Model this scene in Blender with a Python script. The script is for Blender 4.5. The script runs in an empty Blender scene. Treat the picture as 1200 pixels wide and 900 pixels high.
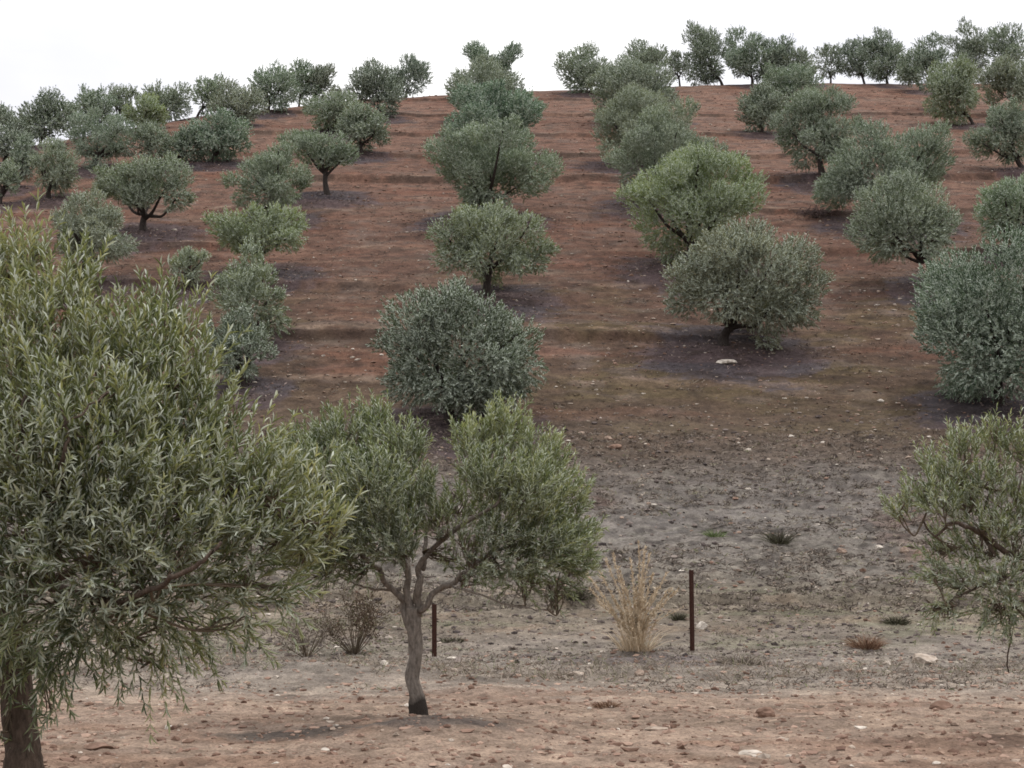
import bpy, math
import numpy as np
R = math.radians
rng = np.random.default_rng(7)
SC = bpy.context.scene
COL = SC.collection

# ------------------------------------------------------------------ noise
def _h(ix, iy, s):
    n = (ix.astype(np.int64) * 374761393 + iy.astype(np.int64) * 668265263 + s * 982451653) & 0x7fffffff
    n = ((n ^ (n >> 13)) * 1274126177) & 0x7fffffff
    n = ((n ^ (n >> 15)) * 2246822519) & 0x7fffffff
    return ((n ^ (n >> 16)) & 0xffff) / 65535.0
def vnoise(x, y, s=0):
    x = np.asarray(x, float); y = np.asarray(y, float)
    ix = np.floor(x); iy = np.floor(y); fx = x - ix; fy = y - iy
    fx = fx * fx * fx * (fx * (fx * 6 - 15) + 10); fy = fy * fy * fy * (fy * (fy * 6 - 15) + 10)
    a = _h(ix, iy, s); b = _h(ix + 1, iy, s); c = _h(ix, iy + 1, s); d = _h(ix + 1, iy + 1, s)
    return (a + (b - a) * fx + (c - a) * fy + (a - b - c + d) * fx * fy) * 2 - 1
def fbm(x, y, o=4, s=0):
    r = 0; a = 0.55
    x = np.asarray(x, float); y = np.asarray(y, float)
    for k in range(o):
        r = r + a * vnoise(x, y, s + k * 17); x, y = x * 1.62 - y * 1.19 + 3.1, x * 1.19 + y * 1.62 - 1.7; a *= 0.5
    return r
def sstep(a, b, x):
    t = np.clip((x - a) / (b - a), 0, 1); return t * t * (3 - 2 * t)

# ------------------------------------------------------------------ camera model
F = 1700.0; PITCH = R(5.04); ZC = 1.5
FW = np.array([0, math.cos(PITCH), math.sin(PITCH)]); UP = np.array([0, -math.sin(PITCH), math.cos(PITCH)]); RT = np.array([1.0, 0, 0])
CAM = np.array([0, 0, ZC])
def ray(px, py):
    v = RT * (px - 600) / F + UP * (450 - py) / F + FW
    return v / v[1]
def pt(px, py, d):
    return CAM + ray(px, py) * d

# ------------------------------------------------------------------ terrain
_pd = np.array([-400, -60, -5, 0, 8, 12, 16, 20.7, 25, 30, 34, 40, 112, 700.])
_pz = np.array([-2.5, -2.0, -1.45, -1.5, -1.43, -1.74, -1.90, -1.90, -1.45, -.35, .80, 2.60, 33.2, 283.])
_fy = np.arange(-400, 700, .25)
_fz = np.interp(_fy, _pd, _pz)
_k = np.hanning(25); _k /= _k.sum()
_fz = np.convolve(np.pad(_fz, 12, mode='edge'), _k, mode='valid')
def crest(x, y):
    t = x / np.maximum(y, 20)
    return np.interp(t, [-.9, -.45, -.353, -.294, -.235, -.176, -.118, -.047, .03, .118, .235, .353, .6],
                        [64, 81, 86, 92, 98, 103, 107.5, 111.5, 114, 117, 119, 121, 124])
BANKS = [(114, .16), (106, .2), (98, .18), (89, .22), (81, .22), (73.5, .34), (66, .2), (58.5, .26), (53, .2), (47, .28), (42.5, .12)]
def macro(x, y):
    y = np.asarray(y, float); x = np.asarray(x, float)
    z = np.interp(y, _fy, _fz)
    s = y - crest(x, y)
    z = z - .425 * 1.12 * np.logaddexp(0, s / 1.6) * 1.6
    z = z + .35 * fbm(x * .045, y * .03, 2, 5) * sstep(24, 45, y)
    w = y + 1.1 * fbm(x * .07, y * .01, 3, 9) + .25 * fbm(x * .5, y * .1, 3, 10)
    for b, hh in BANKS:
        m = sstep(-.25, .4, vnoise(x * .09 + b, y * 0 + b, 3) + .1)
        u = (w - b)
        z = z + 1.1 * hh * m * (sstep(-.12, .12, u) * np.exp(-np.maximum(u, 0) / 2.2))
    # low broken bank at the field edge
    u = y - 24.1 - .5 * fbm(x * .35, y * .05, 3, 21)
    z = z + .13 * sstep(-.06, .06, u) * np.exp(-np.maximum(u, 0) / .9) * sstep(-.2, .3, vnoise(x * .45, 0 * y, 8) + .2)
    # raised verge on the left behind the forked olive
    z = z + .16 * np.exp(-((y - 17.2 - .03 * x) / .8) ** 2) * sstep(.5, -3, x)
    return z + ZC
MOUNDS = []   # (x, y, radius, height)
def height(x, y):
    x = np.asarray(x, float); y = np.asarray(y, float)
    z = macro(x, y)
    far = sstep(30, 60, y)
    z = z + (.05 + .05 * far) * fbm(x * .5, y * .9, 3, 31)
    near = 1 - sstep(34, 70, y)
    z = z + near * .03 * fbm(x * 2.3, y * 2.6, 3, 41)
    rough = sstep(20, 27, y) * (1 - sstep(36, 44, y))
    z = z + rough * (.10 * np.abs(fbm(x * 1.6, y * 1.9, 3, 51)) + .07 * np.abs(fbm(x * 4.1, y * 4.6, 2, 52)))
    c = vnoise(x * 7, y * 7, 61); z = z + near * .018 * np.maximum(c - .35, 0) + near * .010 * vnoise(x * 15, y * 15, 62)
    for mx, my, mr, mh in MOUNDS:
        d2 = ((x - mx) ** 2 + (y - my) ** 2) / mr ** 2
        z = z + mh * np.exp(-d2)
    return z
def at(px, py):
    """first point where the view ray meets the ground"""
    d = np.arange(5, 135, .04); v = ray(px, py)
    x = CAM[0] + v[0] * d; z = CAM[2] + v[2] * d
    hit = np.nonzero(z < macro(x, d))[0]
    if len(hit): k = d[hit[0]]
    else: k = float(crest(v[0] * 110, 110)) + 1.0
    x = v[0] * k
    return np.array([x, k, float(height(x, k))])

# ------------------------------------------------------------------ mesh helpers
def mesh(name, V, T, mats, attrs=None, mi=None, smooth=True, colattr=None):
    V = np.asarray(V, np.float32); T = np.asarray(T, np.int32); k = T.shape[1]
    me = bpy.data.meshes.new(name)
    me.vertices.add(len(V)); me.vertices.foreach_set('co', V.ravel())
    me.loops.add(T.size); me.loops.foreach_set('vertex_index', T.ravel())
    me.polygons.add(len(T)); me.polygons.foreach_set('loop_start', np.arange(0, T.size, k, dtype=np.int32))
    me.polygons.foreach_set('use_smooth', np.full(len(T), smooth))
    for m in mats: me.materials.append(m)
    if mi is not None: me.polygons.foreach_set('material_index', np.asarray(mi, np.int32))
    me.update(calc_edges=True)
    if attrs:
        for an, av in attrs.items():
            a = me.attributes.new(an, 'FLOAT', 'POINT'); a.data.foreach_set('value', np.asarray(av, np.float32))
    if colattr is not None:
        a = me.attributes.new('soil', 'FLOAT_COLOR', 'POINT')
        a.data.foreach_set('color', np.concatenate([colattr, np.ones((len(V), 1))], 1).astype(np.float32).ravel())
    return me
def obj(name, me, parent=None, loc=None):
    o = bpy.data.objects.new(name, me); COL.objects.link(o)
    if parent is not None: o.parent = parent
    if loc is not None: o.location = loc
    return o
def tag(o, label=None, cat=None, group=None, kind=None):
    if label: o['label'] = label
    if cat: o['category'] = cat
    if group: o['group'] = group
    if kind: o['kind'] = kind
    return o
def empty(name, loc):
    o = bpy.data.objects.new(name, None); COL.objects.link(o); o.location = loc; o.empty_display_size = .2
    return o
def unit(v):
    return v / np.maximum(np.linalg.norm(v, axis=-1, keepdims=True), 1e-9)
def rdir(n, r): return unit(r.normal(size=(n, 3)))
class Geo:
    def __init__(s): s.V = []; s.T = []; s.M = []; s.A = []; s.n = 0
    def add(s, V, T, m=0, a=.5):
        V = np.asarray(V, float); T = np.asarray(T)
        s.V.append(V); s.T.append(T + s.n); s.M.append(np.full(len(T), m)); s.n += len(V)
        s.A.append(np.full(len(V), a) if np.isscalar(a) else np.asarray(a))
    def build(s, name, mats, smooth=True):
        return mesh(name, np.concatenate(s.V), np.concatenate(s.T), mats, {'rnd': np.concatenate(s.A)}, np.concatenate(s.M), smooth)
def catmull(P, Rr, k=5):
    P = np.asarray(P, float); Rr = np.asarray(Rr, float)
    Q = np.concatenate([[2 * P[0] - P[1]], P, [2 * P[-1] - P[-2]]]); out = []; ro = []
    for i in range(len(P) - 1):
        a, b, c, d = Q[i:i + 4]
        for t in np.arange(k) / k:
            out.append(.5 * (2 * b + (c - a) * t + (2 * a - 5 * b + 4 * c - d) * t * t + (3 * b - a - 3 * c + d) * t ** 3))
            ro.append(Rr[i] + (Rr[i + 1] - Rr[i]) * t)
    out.append(P[-1]); ro.append(Rr[-1])
    return np.array(out), np.array(ro)
def tube(P, Rr, sides=8, lump=0., r=None):
    P = np.asarray(P, float); n = len(P)
    tg = unit(np.gradient(P, axis=0))
    ref = np.array([.31, .95, .05]) if abs(tg[0][2]) > .6 else np.array([.1, .1, 1.])
    U = unit(np.cross(tg, ref)); W = np.cross(tg, U)
    a = np.linspace(0, 2 * np.pi, sides, endpoint=False)
    rr = np.asarray(Rr)[:, None] * np.ones((1, sides))
    if lump and r is not None:
        ph = r.random(3) * 6
        rr = rr * (1 + lump * (np.sin(a * 3 + ph[0] + np.arange(n)[:, None] * .35) * .5 + np.sin(a * 2 + ph[1] - np.arange(n)[:, None] * .6) * .5) + lump * .6 * r.normal(size=(n, sides)) * .5)
    V = P[:, None] + rr[..., None] * (np.cos(a)[None, :, None] * U[:, None] + np.sin(a)[None, :, None] * W[:, None])
    V = np.concatenate([V.reshape(-1, 3), P[:1], P[-1:]])
    i = np.arange(n - 1)[:, None] * sides; j = np.arange(sides)[None]; j2 = (j + 1) % sides
    q = np.stack([i + j, i + j2, i + sides + j2, i + sides + j], -1).reshape(-1, 4)
    T = np.concatenate([q[:, [0, 1, 2]], q[:, [0, 2, 3]],
                        np.stack([np.full(sides, n * sides), (np.arange(sides) + 1) % sides, np.arange(sides)], -1),
                        np.stack([np.full(sides, n * sides + 1), (n - 1) * sides + np.arange(sides), (n - 1) * sides + (np.arange(sides) + 1) % sides], -1)])
    return V, T

# leaf templates: (along, across, out of plane)
LEAF_FINE = (np.array([[0, 0, 0], [.34, 0, .02], [.7, 0, 0], [1, 0, -.06], [.3, .85, .11], [.68, .8, .07], [.3, -.85, .11], [.68, -.8, .07]]),
             np.array([[0, 1, 4], [1, 2, 5], [1, 5, 4], [2, 3, 5], [0, 6, 1], [1, 6, 7], [1, 7, 2], [2, 7, 3]]))
LEAF_KITE = (np.array([[0, 0, 0], [.5, 0, 0], [1, 0, -.04], [.46, 1, .08], [.46, -1, .08]]),
             np.array([[0, 1, 3], [1, 2, 3], [0, 4, 1], [1, 4, 2]]))
LEAF_FLAT = (np.array([[0, 0, 0], [.45, 1, .03], [1, 0, 0], [.45, -1, .03]]), np.array([[0, 2, 1], [0, 3, 2]]))
def leaves(P, D, N, L, W, rnd, tpl):
    D = unit(D); S = unit(np.cross(D, N)); N = np.cross(S, D)
    v, t = tpl
    X = P[:, None] + D[:, None] * (v[None, :, 0:1] * L[:, None, None]) + S[:, None] * (v[None, :, 1:2] * W[:, None, None]) + N[:, None] * (v[None, :, 2:3] * L[:, None, None])
    n = len(v); T = (np.arange(len(P))[:, None, None] * n + t[None]).reshape(-1, 3)
    return X.reshape(-1, 3), T, np.repeat(rnd, n)
def shoots(g, B, D, L, bend, pairs, lL, lW, rnd, r, tpl, stem=0., spread=.5):
    """leafy shoots: opposite leaf pairs, each pair turned a quarter turn, plus a leaf at the tip"""
    n = len(B)
    t = np.linspace(.12, .96, pairs)[None, :, None]
    Ls = L[:, None, None]
    P = B[:, None] + D[:, None] * Ls * t + bend[:, None] * Ls * t * t
    tg = unit(D[:, None] + 2 * bend[:, None] * t)
    u = unit(np.cross(tg, rdir(n, r)[:, None])); w = np.cross(tg, u)
    ang = (np.arange(pairs) * np.pi / 2)[None, :, None] + r.normal(size=(n, pairs, 1)) * .35
    s = np.cos(ang) * u + np.sin(ang) * w
    Ps = []; Ds = []; Ns = []
    for sg in (1, -1):
        a = spread + r.normal(size=(n, pairs, 1)) * .16
        Ps.append(P); Ds.append(tg * np.cos(a) + sg * s * np.sin(a) + r.normal(size=P.shape) * .12)
        Ns.append(tg * np.sin(a) - sg * s * np.cos(a) + r.normal(size=P.shape) * .25)
    tipP = B + D * L[:, None] * .97 + bend * L[:, None] * .94
    tipT = unit(D + 2 * bend)
    P2 = np.concatenate([p.reshape(-1, 3) for p in Ps] + [tipP]); D2 = np.concatenate([p.reshape(-1, 3) for p in Ds] + [tipT])
    N2 = np.concatenate([p.reshape(-1, 3) for p in Ns] + [rdir(n, r)])
    rs = np.repeat(rnd, pairs); q = np.concatenate([rs, rs, rnd])
    q = np.clip(q * .65 + .35 * r.random(len(q)), 0, 1)
    m = len(P2); sz = r.uniform(.62, 1.12, m)
    V, T, A = leaves(P2, D2, N2, lL * sz, lW * r.uniform(.8, 1.15, m) * (.6 + .4 * sz), q, tpl)
    g.add(V, T, 0, A)
    if stem:
        tt = np.array([0, .5, 1.])[None, :, None]
        C = B[:, None] + D[:, None] * Ls * tt + bend[:, None] * Ls * tt * tt
        u0 = u[:, :1]; w0 = w[:, :1]; ring = []
        for k, sr in enumerate((1, .75, .3)):
            for a in (0, 2.094, 4.189):
                ring.append(C[:, k] + stem * sr * (math.cos(a) * u0[:, 0] + math.sin(a) * w0[:, 0]))
        X = np.stack(ring, 1); f = []
        for k in range(2):
            for j in range(3):
                a, b = k * 3 + j, k * 3 + (j + 1) % 3
                f += [[a, b, b + 3], [a, b + 3, a + 3]]
        f = np.array(f)
        g.add(X.reshape(-1, 3), (np.arange(n)[:, None, None] * 9 + f[None]).reshape(-1, 3), 1, .5)
def puff_shoots(g, c, rad, n, r, center, L, pairs, lL, lW, tpl, stem=0, upb=.75, droop=0., tint=None, flat=1.):
    """one clump of shoots round c"""
    q = rdir(n, r)
    B = c + q * (r.random((n, 1)) ** .36) * rad * np.array([1, 1, flat])
    out = unit(B - c) * .55 + unit(B - center) * .6
    D = unit(out + np.array([0, 0, upb]) + r.normal(size=(n, 3)) * .38)
    bend = np.array([0, 0, 1.]) * (r.normal(size=(n, 1)) * .12 + .06 - droop) + r.normal(size=(n, 3)) * .08
    base = r.random() if tint is None else tint
    rnd = np.clip(.5 * base + .62 * r.random(n) ** 1.2 - .04, 0, 1)
    shoots(g, B - D * (L * .3), D, L * r.uniform(.6, 1.25, n), bend, pairs, lL, lW, rnd, r, tpl, stem)

# ------------------------------------------------------------------ materials
def newmat(name):
    m = bpy.data.materials.new(name); m.use_nodes = True
    nt = m.node_tree; nt.nodes.clear()
    out = nt.nodes.new('ShaderNodeOutputMaterial')
    return m, nt, out
def nd(nt, t, **kw):
    n = nt.nodes.new(t)
    for k, v in kw.items(): setattr(n, k, v)
    return n
def ramp(nt, stops):
    n = nt.nodes.new('ShaderNodeValToRGB'); e = n.color_ramp.elements
    while len(e) < len(stops): e.new(.5)
    for x, (p, c) in zip(e, stops): x.position = p; x.color = (*c, 1)
    return n
def mix(nt, a, b, fac, mode='MIX'):
    n = nt.nodes.new('ShaderNodeMix'); n.data_type = 'RGBA'; n.blend_type = mode; n.clamp_factor = True
    L = nt.links
    for s, v in ((n.inputs[0], fac), (n.inputs[6], a), (n.inputs[7], b)):
        if isinstance(v, bpy.types.NodeSocket): L.new(v, s)
        elif isinstance(v, (int, float)): s.default_value = v
        else: s.default_value = (*v, 1)
    return n.outputs[2]
def leafmat(name, stops, silver, silver_amt=.7, trans=.2, rough=.5):
    m, nt, out = newmat(name); L = nt.links
    at_ = nd(nt, 'ShaderNodeAttribute', attribute_name='rnd')
    rp = ramp(nt, stops); L.new(at_.outputs['Fac'], rp.inputs[0])
    oi = nd(nt, 'ShaderNodeObjectInfo')
    c = mix(nt, rp.outputs[0], oi.outputs['Color'], 1., 'MULTIPLY')
    ge = nd(nt, 'ShaderNodeNewGeometry')
    mm = nd(nt, 'ShaderNodeMath', operation='MULTIPLY'); mm.inputs[1].default_value = silver_amt
    L.new(ge.outputs['Backfacing'], mm.inputs[0])
    c2 = mix(nt, c, silver, mm.outputs[0])
    p = nd(nt, 'ShaderNodeBsdfPrincipled'); p.inputs['Roughness'].default_value = rough
    p.inputs['Specular IOR Level'].default_value = .4
    L.new(c2, p.inputs['Base Color'])
    tr = nd(nt, 'ShaderNodeBsdfTranslucent'); L.new(mix(nt, c, (1.5, 1.6, .7), 1., 'MULTIPLY'), tr.inputs[0])
    ms = nd(nt, 'ShaderNodeMixShader'); ms.inputs[0].default_value = trans
    L.new(p.outputs[0], ms.inputs[1]); L.new(tr.outputs[0], ms.inputs[2]); L.new(ms.outputs[0], out.inputs[0])
    return m
def barkmat(name, c1, c2, scale=9., dark=None, dh=.0):
    m, nt, out = newmat(name); L = nt.links
    tc = nd(nt, 'ShaderNodeTexCoord'); mp = nd(nt, 'ShaderNodeMapping'); mp.inputs['Scale'].default_value = (scale, scale, scale * .35)
    L.new(tc.outputs['Object'], mp.inputs[0])
    n1 = nd(nt, 'ShaderNodeTexNoise'); n1.inputs['Scale'].default_value = 3; n1.inputs['Detail'].default_value = 6; n1.inputs['Roughness'].default_value = .7
    L.new(mp.outputs[0], n1.inputs['Vector'])
    rp = ramp(nt, [(.3, c1), (.68, c2)]); L.new(n1.outputs['Fac'], rp.inputs[0]); c = rp.outputs[0]
    n2 = nd(nt, 'ShaderNodeTexNoise'); n2.inputs['Scale'].default_value = 5; n2.inputs['Detail'].default_value = 3
    L.new(tc.outputs['Object'], n2.inputs['Vector'])
    if dark:   # old, dark, fissured bark round the foot with an uneven edge
        sp = nd(nt, 'ShaderNodeSeparateXYZ'); L.new(tc.outputs['Object'], sp.inputs[0])
        ma = nd(nt, 'ShaderNodeMath', operation='MULTIPLY_ADD'); L.new(n2.outputs['Fac'], ma.inputs[0]); ma.inputs[1].default_value = -.5; L.new(sp.outputs[2], ma.inputs[2])
        mr = nd(nt, 'ShaderNodeMapRange'); L.new(ma.outputs[0], mr.inputs[0]); mr.inputs[1].default_value = dh - .31; mr.inputs[2].default_value = dh - .19; mr.inputs[3].default_value = 1; mr.inputs[4].default_value = 0
        c = mix(nt, c, dark, mr.outputs[0])
    p = nd(nt, 'ShaderNodeBsdfPrincipled'); p.inputs['Roughness'].default_value = .9; p.inputs['Specular IOR Level'].default_value = .15
    L.new(c, p.inputs['Base Color'])
    b = nd(nt, 'ShaderNodeBump'); b.inputs['Strength'].default_value = 1.; b.inputs['Distance'].default_value = .03
    L.new(n1.outputs['Fac'], b.inputs['Height']); L.new(b.outputs[0], p.inputs['Normal'])
    L.new(p.outputs[0], out.inputs[0]); return m
def rndmat(name, stops, rough=.9, nscale=0., trans=0.):
    m, nt, out = newmat(name); L = nt.links
    a = nd(nt, 'ShaderNodeAttribute', attribute_name='rnd'); rp = ramp(nt, stops); L.new(a.outputs['Fac'], rp.inputs[0]); c = rp.outputs[0]
    p = nd(nt, 'ShaderNodeBsdfPrincipled'); p.inputs['Roughness'].default_value = rough; p.inputs['Specular IOR Level'].default_value = .15
    if nscale:
        tc = nd(nt, 'ShaderNodeTexCoord'); n1 = nd(nt, 'ShaderNodeTexNoise'); n1.inputs['Scale'].default_value = nscale; n1.inputs['Detail'].default_value = 5
        L.new(tc.outputs['Object'], n1.inputs['Vector'])
        r2 = ramp(nt, [(.3, (.5, .47, .44)), (.7, (1.2, 1.2, 1.2))]); L.new(n1.outputs['Fac'], r2.inputs[0])
        c = mix(nt, c, r2.outputs[0], 1., 'MULTIPLY')
        b = nd(nt, 'ShaderNodeBump'); b.inputs['Strength'].default_value = .7; b.inputs['Distance'].default_value = .02
        L.new(n1.outputs['Fac'], b.inputs['Height']); L.new(b.outputs[0], p.inputs['Normal'])
    L.new(c, p.inputs['Base Color'])
    L.new(p.outputs[0], out.inputs[0]); return m

OLIVE = [(0, (.055, .072, .040)), (.35, (.095, .118, .070)), (.7, (.15, .17, .10)), (1, (.20, .215, .115))]
M_leaf = leafmat('olive_leaf', [(p, (1.30 * c[0], 1.38 * c[1], 1.42 * c[2])) for p, c in OLIVE], (.46, .51, .43), .85, .12)
M_leafnear = leafmat('olive_leaf_near', [(0, (.040, .056, .026)), (.3, (.10, .122, .055)), (.62, (.22, .235, .12)), (1, (.42, .40, .23))], (.50, .53, .44), .85, .2, .42)
M_bark = barkmat('olive_bark', (.018, .014, .013), (.075, .062, .055))
M_barkgrey = barkmat('olive_bark_grey', (.10, .085, .072), (.32, .275, .235), 16., (.04, .032, .027), .17)
M_barkbrown = barkmat('olive_bark_brown', (.04, .030, .023), (.15, .11, .085), 14.)
M_twig = barkmat('olive_twig', (.09, .07, .05), (.17, .13, .09))
M_rust = barkmat('rusty_iron', (.016, .010, .009), (.085, .034, .022), 30.)
M_straw = rndmat('straw', [(0, (.36, .265, .17)), (.5, (.52, .41, .28)), (1, (.66, .56, .42))])
M_dead = rndmat('dead_weed', [(0, (.075, .06, .05)), (.45, (.18, .15, .125)), (.8, (.30, .25, .20)), (1, (.13, .15, .06))])
M_darkweed = rndmat('dark_weed', [(0, (.03, .028, .02)), (.6, (.07, .062, .042)), (1, (.11, .11, .06))])
M_redweed = rndmat('red_dry_weed', [(0, (.12, .065, .04)), (.6, (.22, .13, .085)), (1, (.30, .21, .14))])
M_brownleaf = rndmat('brown_leaf', [(0, (.05, .03, .022)), (.6, (.11, .075, .05)), (1, (.10, .11, .05))])
M_green = rndmat('fresh_weed', [(0, (.06, .09, .03)), (1, (.14, .19, .06))])
M_litter = rndmat('litter', [(0, (.045, .035, .036)), (.5, (.12, .088, .085)), (.85, (.20, .15, .14)), (1, (.30, .24, .21))])
M_mulch = rndmat('mulch', [(0, (.04, .032, .03)), (.5, (.10, .08, .072)), (.9, (.19, .155, .135)), (1, (.28, .24, .2))])
M_stone = rndmat('stone', [(0, (.13, .075, .055)), (.4, (.24, .155, .115)), (.75, (.38, .31, .25)), (1, (.62, .57, .50))], .85, 9.)
M_clod = rndmat('clod', [(0, (.11, .065, .048)), (.5, (.22, .14, .105)), (1, (.36, .25, .19))], .95)

# ------------------------------------------------------------------ tree list (crown left, right, top, bottom; trunk foot; density, tint; label)
HG = 'olive trees in rows on the hillside'
T = []
def H(x0, x1, yt, yb, bx, by, dens, tint, label, **kw): T.append((x0, x1, yt, yb, bx, by, dens, tint, label, kw))
G0 = (1, 1, 1); GY = (1.22, 1.22, .85); GD = (.72, .76, .78); GS = (.92, .96, 1.0); GP = (1.15, 1.15, 1.1)
# left flank
H(105, 236, 178, 262, 168, 274, 1.1, GS, 'broad olive with two crown domes and forked trunk, left slope above the hidden round olive', lobes=[(-.55, .1, .5), (.5, .25, .5), (.05, .35, .5), (-.1, -.3, .45), (.6, -.35, .4), (-.75, -.1, .35)])
H(28, 87, 158, 226, 57, 234, 1., GP, 'small pale olive on two thin stems near the left edge')
H(-14, 17, 183, 232, 0, 242, 1., GP, 'pale olive cut by the left edge, lowest of the edge trees')
H(6, 36, 153, 216, 21, 222, 1., GD, 'narrow dark olive just behind the small two-stemmed pale one')
H(50, 159, 225, 308, 100, 338, 1.2, G0, 'round low olive whose trunk foot is hidden by the large foreground olive')
H(67, 149, 124, 188, 112, 199, 1.1, GS, 'wide olive with a flat spreading crown, above the two-domed olive')
H(-12, 19, 138, 186, 4, 192, 1., GD, 'dark olive cut by the left edge, above the pale edge tree')
H(26, 76, 104, 166, 48, 172, 1., GD, 'tall dark ridge olive with a notched top, near the left edge')
H(-8, 28, 118, 150, 8, 160, .9, GD, 'low dark ridge olive at the far left end of the skyline')
H(75, 123, 102, 142, 98, 150, 1., GD, 'rounded dark ridge olive behind the wide flat-crowned one')
H(121, 151, 96, 128, 137, 136, .75, GD, 'thin ragged ridge olive right of the rounded dark one')
H(137, 187, 111, 149, 164, 152, 1.1, GY, 'yellowish green olive just under the left ridge')
H(160, 213, 94, 140, 192, 142, 1., GD, 'dark two-headed ridge olive behind the yellowish green one')
H(149, 199, 142, 190, 176, 197, 1.1, GD, 'dark bushy olive left of the pair below the ridge, under the yellowish one')
H(188, 233, 147, 186, 212, 192, 1.1, GS, 'grey low olive between the dark bushy one and the twin-trunked one')
H(220, 286, 128, 184, 246, 192, 1.1, GS, 'grey green olive on twin short trunks with dark bare earth at its foot')
H(222, 260, 87, 130, 231, 134, .8, GD, 'airy leaning ridge olive with sky showing between its stems')
H(245, 304, 99, 142, 275, 148, 1.1, G0, 'wide round olive on the ridge left of the bare skyline stretch')
H(292, 344, 72, 124, 314, 133, .85, GS, 'tall ridge olive on a slanting double stem, left of the close dark pair')
H(336, 364, 69, 114, 350, 119, .9, GD, 'slim ridge olive, left one of the close dark pair')
H(358, 391, 74, 115, 364, 119, .95, GD, 'slim ridge olive, right one of the close dark pair, beside bare skyline')
H(350, 421, 107, 152, 388, 158, .95, GS, 'faint grey olive behind the tall single-trunked one, below the ridge')
H(392, 451, 118, 175, 424, 180, 1.1, GS, 'dense grey olive uphill of the tall single-trunked one')
H(326, 421, 144, 206, 384, 231, 1., G0, 'tall single-trunked olive with its crown leaning left over the slope', lobes=[(-.65, .3, .42), (-.2, .1, .5), (.4, .1, .55), (.6, -.25, .45), (.1, -.3, .4), (-.4, .35, .4)])
H(266, 371, 169, 248, 320, 258, 1.2, GS, 'big domed grey olive directly above the yellow-green bush-like olive')
H(238, 366, 230, 306, 306, 322, 1.2, GY, 'bright yellow-green bush-like olive with a two-lobed crown', lobes=[(-.55, 0, .5), (.5, .25, .52), (.1, .1, .45), (.55, -.35, .42), (-.4, -.3, .4), (.05, -.4, .4)])
H(196, 240, 288, 330, 220, 342, 1., GP, 'small pale olive peeping over the large foreground olive')
H(244, 329, 286, 392, 290, 405, 1.2, GS, 'upright grey olive just right of the large foreground crown, upper of two')
H(246, 317, 362, 444, 287, 456, 1.1, GD, 'dark grey olive half hidden by the large foreground crown, lower of two')
H(409, 468, 70, 134, 444, 139, .95, GD, 'dark olive leaning left below the ridge, left of the bare gap')
H(454, 499, 64, 110, 476, 113, .85, GD, 'loose dark ridge olive standing at the left end of the bare gap')
# middle column, from the bottom up
H(444, 640, 322, 482, 530, 500, 1.5, (.66, .715, .69), 'large blue-green olive skirted to the ground, lowest in the middle column', lobes=[(-.5, .3, .5), (-.15, .5, .42), (.2, .35, .45), (.6, .1, .42), (-.55, -.15, .45), (0, 0, .5), (.35, -.45, .42), (.1, -.72, .36), (.45, -.75, .34), (.68, -.4, .36), (-.62, -.6, .36), (-.25, -.7, .34)])
H(496, 651, 235, 332, 572, 350, 1.2, GY, 'light green umbrella-shaped olive with a bare forked trunk, second in middle column', lobes=[(-.65, .1, .42), (-.3, .4, .45), (.1, .5, .45), (.55, .25, .45), (.75, -.15, .35), (-.3, -.2, .45), (-.6, -.45, .38), (.15, .05, .45), (.7, -.5, .33), (.3, -.3, .36), (-.2, -.55, .36), (.4, -.65, .3)])
H(498, 650, 136, 250, 566, 258, 1.4, GS, 'massive many-lobed olive, third in the middle column, widest of the upper trees')
H(514, 636, 98, 182, 580, 184, 1.2, GS, 'olive split in three rounded heads, fourth in the middle column')
H(524, 612, 72, 140, 566, 143, 1., GD, 'dark upright olive below the topmost tree of the middle column')
H(538, 613, 49, 104, 576, 116, .8, GD, 'open two-horned olive topping the middle column against the sky', lobes=[(-.45, .6, .42), (-.3, .25, .4), (.6, .5, .38), (.4, .2, .36), (.1, -.05, .5), (.3, -.4, .45), (-.3, -.3, .45), (0, -.6, .4)])
# right-hand column
H(780, 968, 250, 412, 848, 408, 1.4, G0, 'large low olive with branches sweeping the ground above the white slab', lobes=[(.0, .55, .42), (.6, .3, .36), (-.3, .25, .42), (.2, .05, .5), (.75, -.15, .32), (-.6, -.1, .38), (-.8, -.35, .25), (-.3, -.4, .45), (.3, -.45, .45), (.6, -.5, .35)])
H(740, 906, 160, 306, 806, 316, 1.3, GY, 'largest bright green olive, directly uphill of the low sweeping one')
H(714, 846, 128, 238, 768, 240, 1.2, GS, 'rounded grey-green olive, third from the bottom of its sloping column')
H(686, 812, 98, 190, 742, 194, 1.2, GS, 'grey olive with a sagging left side, fourth in the sloping column')
H(696, 798, 70, 142, 750, 146, 1., GS, 'wide grey olive just below the ridge, heading the sloping column')
H(653, 732, 56, 104, 692, 110, .9, GD, 'broad dark ridge olive at the right end of the bare gap')
H(734, 790, 44, 98, 758, 104, .75, GD, 'see-through tall ridge olive right of the broad dark one')
H(786, 808, 58, 88, 797, 100, .6, GD, 'tiny sparse ridge olive with thin trunk between two taller ones')
H(801, 860, 32, 94, 847, 99, .85, GD, 'two-stemmed dark ridge olive with sky between its trunks')
H(858, 906, 32, 92, 882, 100, .9, GS, 'tall pointed grey ridge olive in the middle of the ridge clump')
H(894, 936, 38, 94, 912, 100, .8, GD, 'ragged ridge olive hugging the tall pointed grey one')
H(924, 960, 54, 92, 942, 100, .85, GD, 'low dark olive closing the ridge clump on its gap side')
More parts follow.
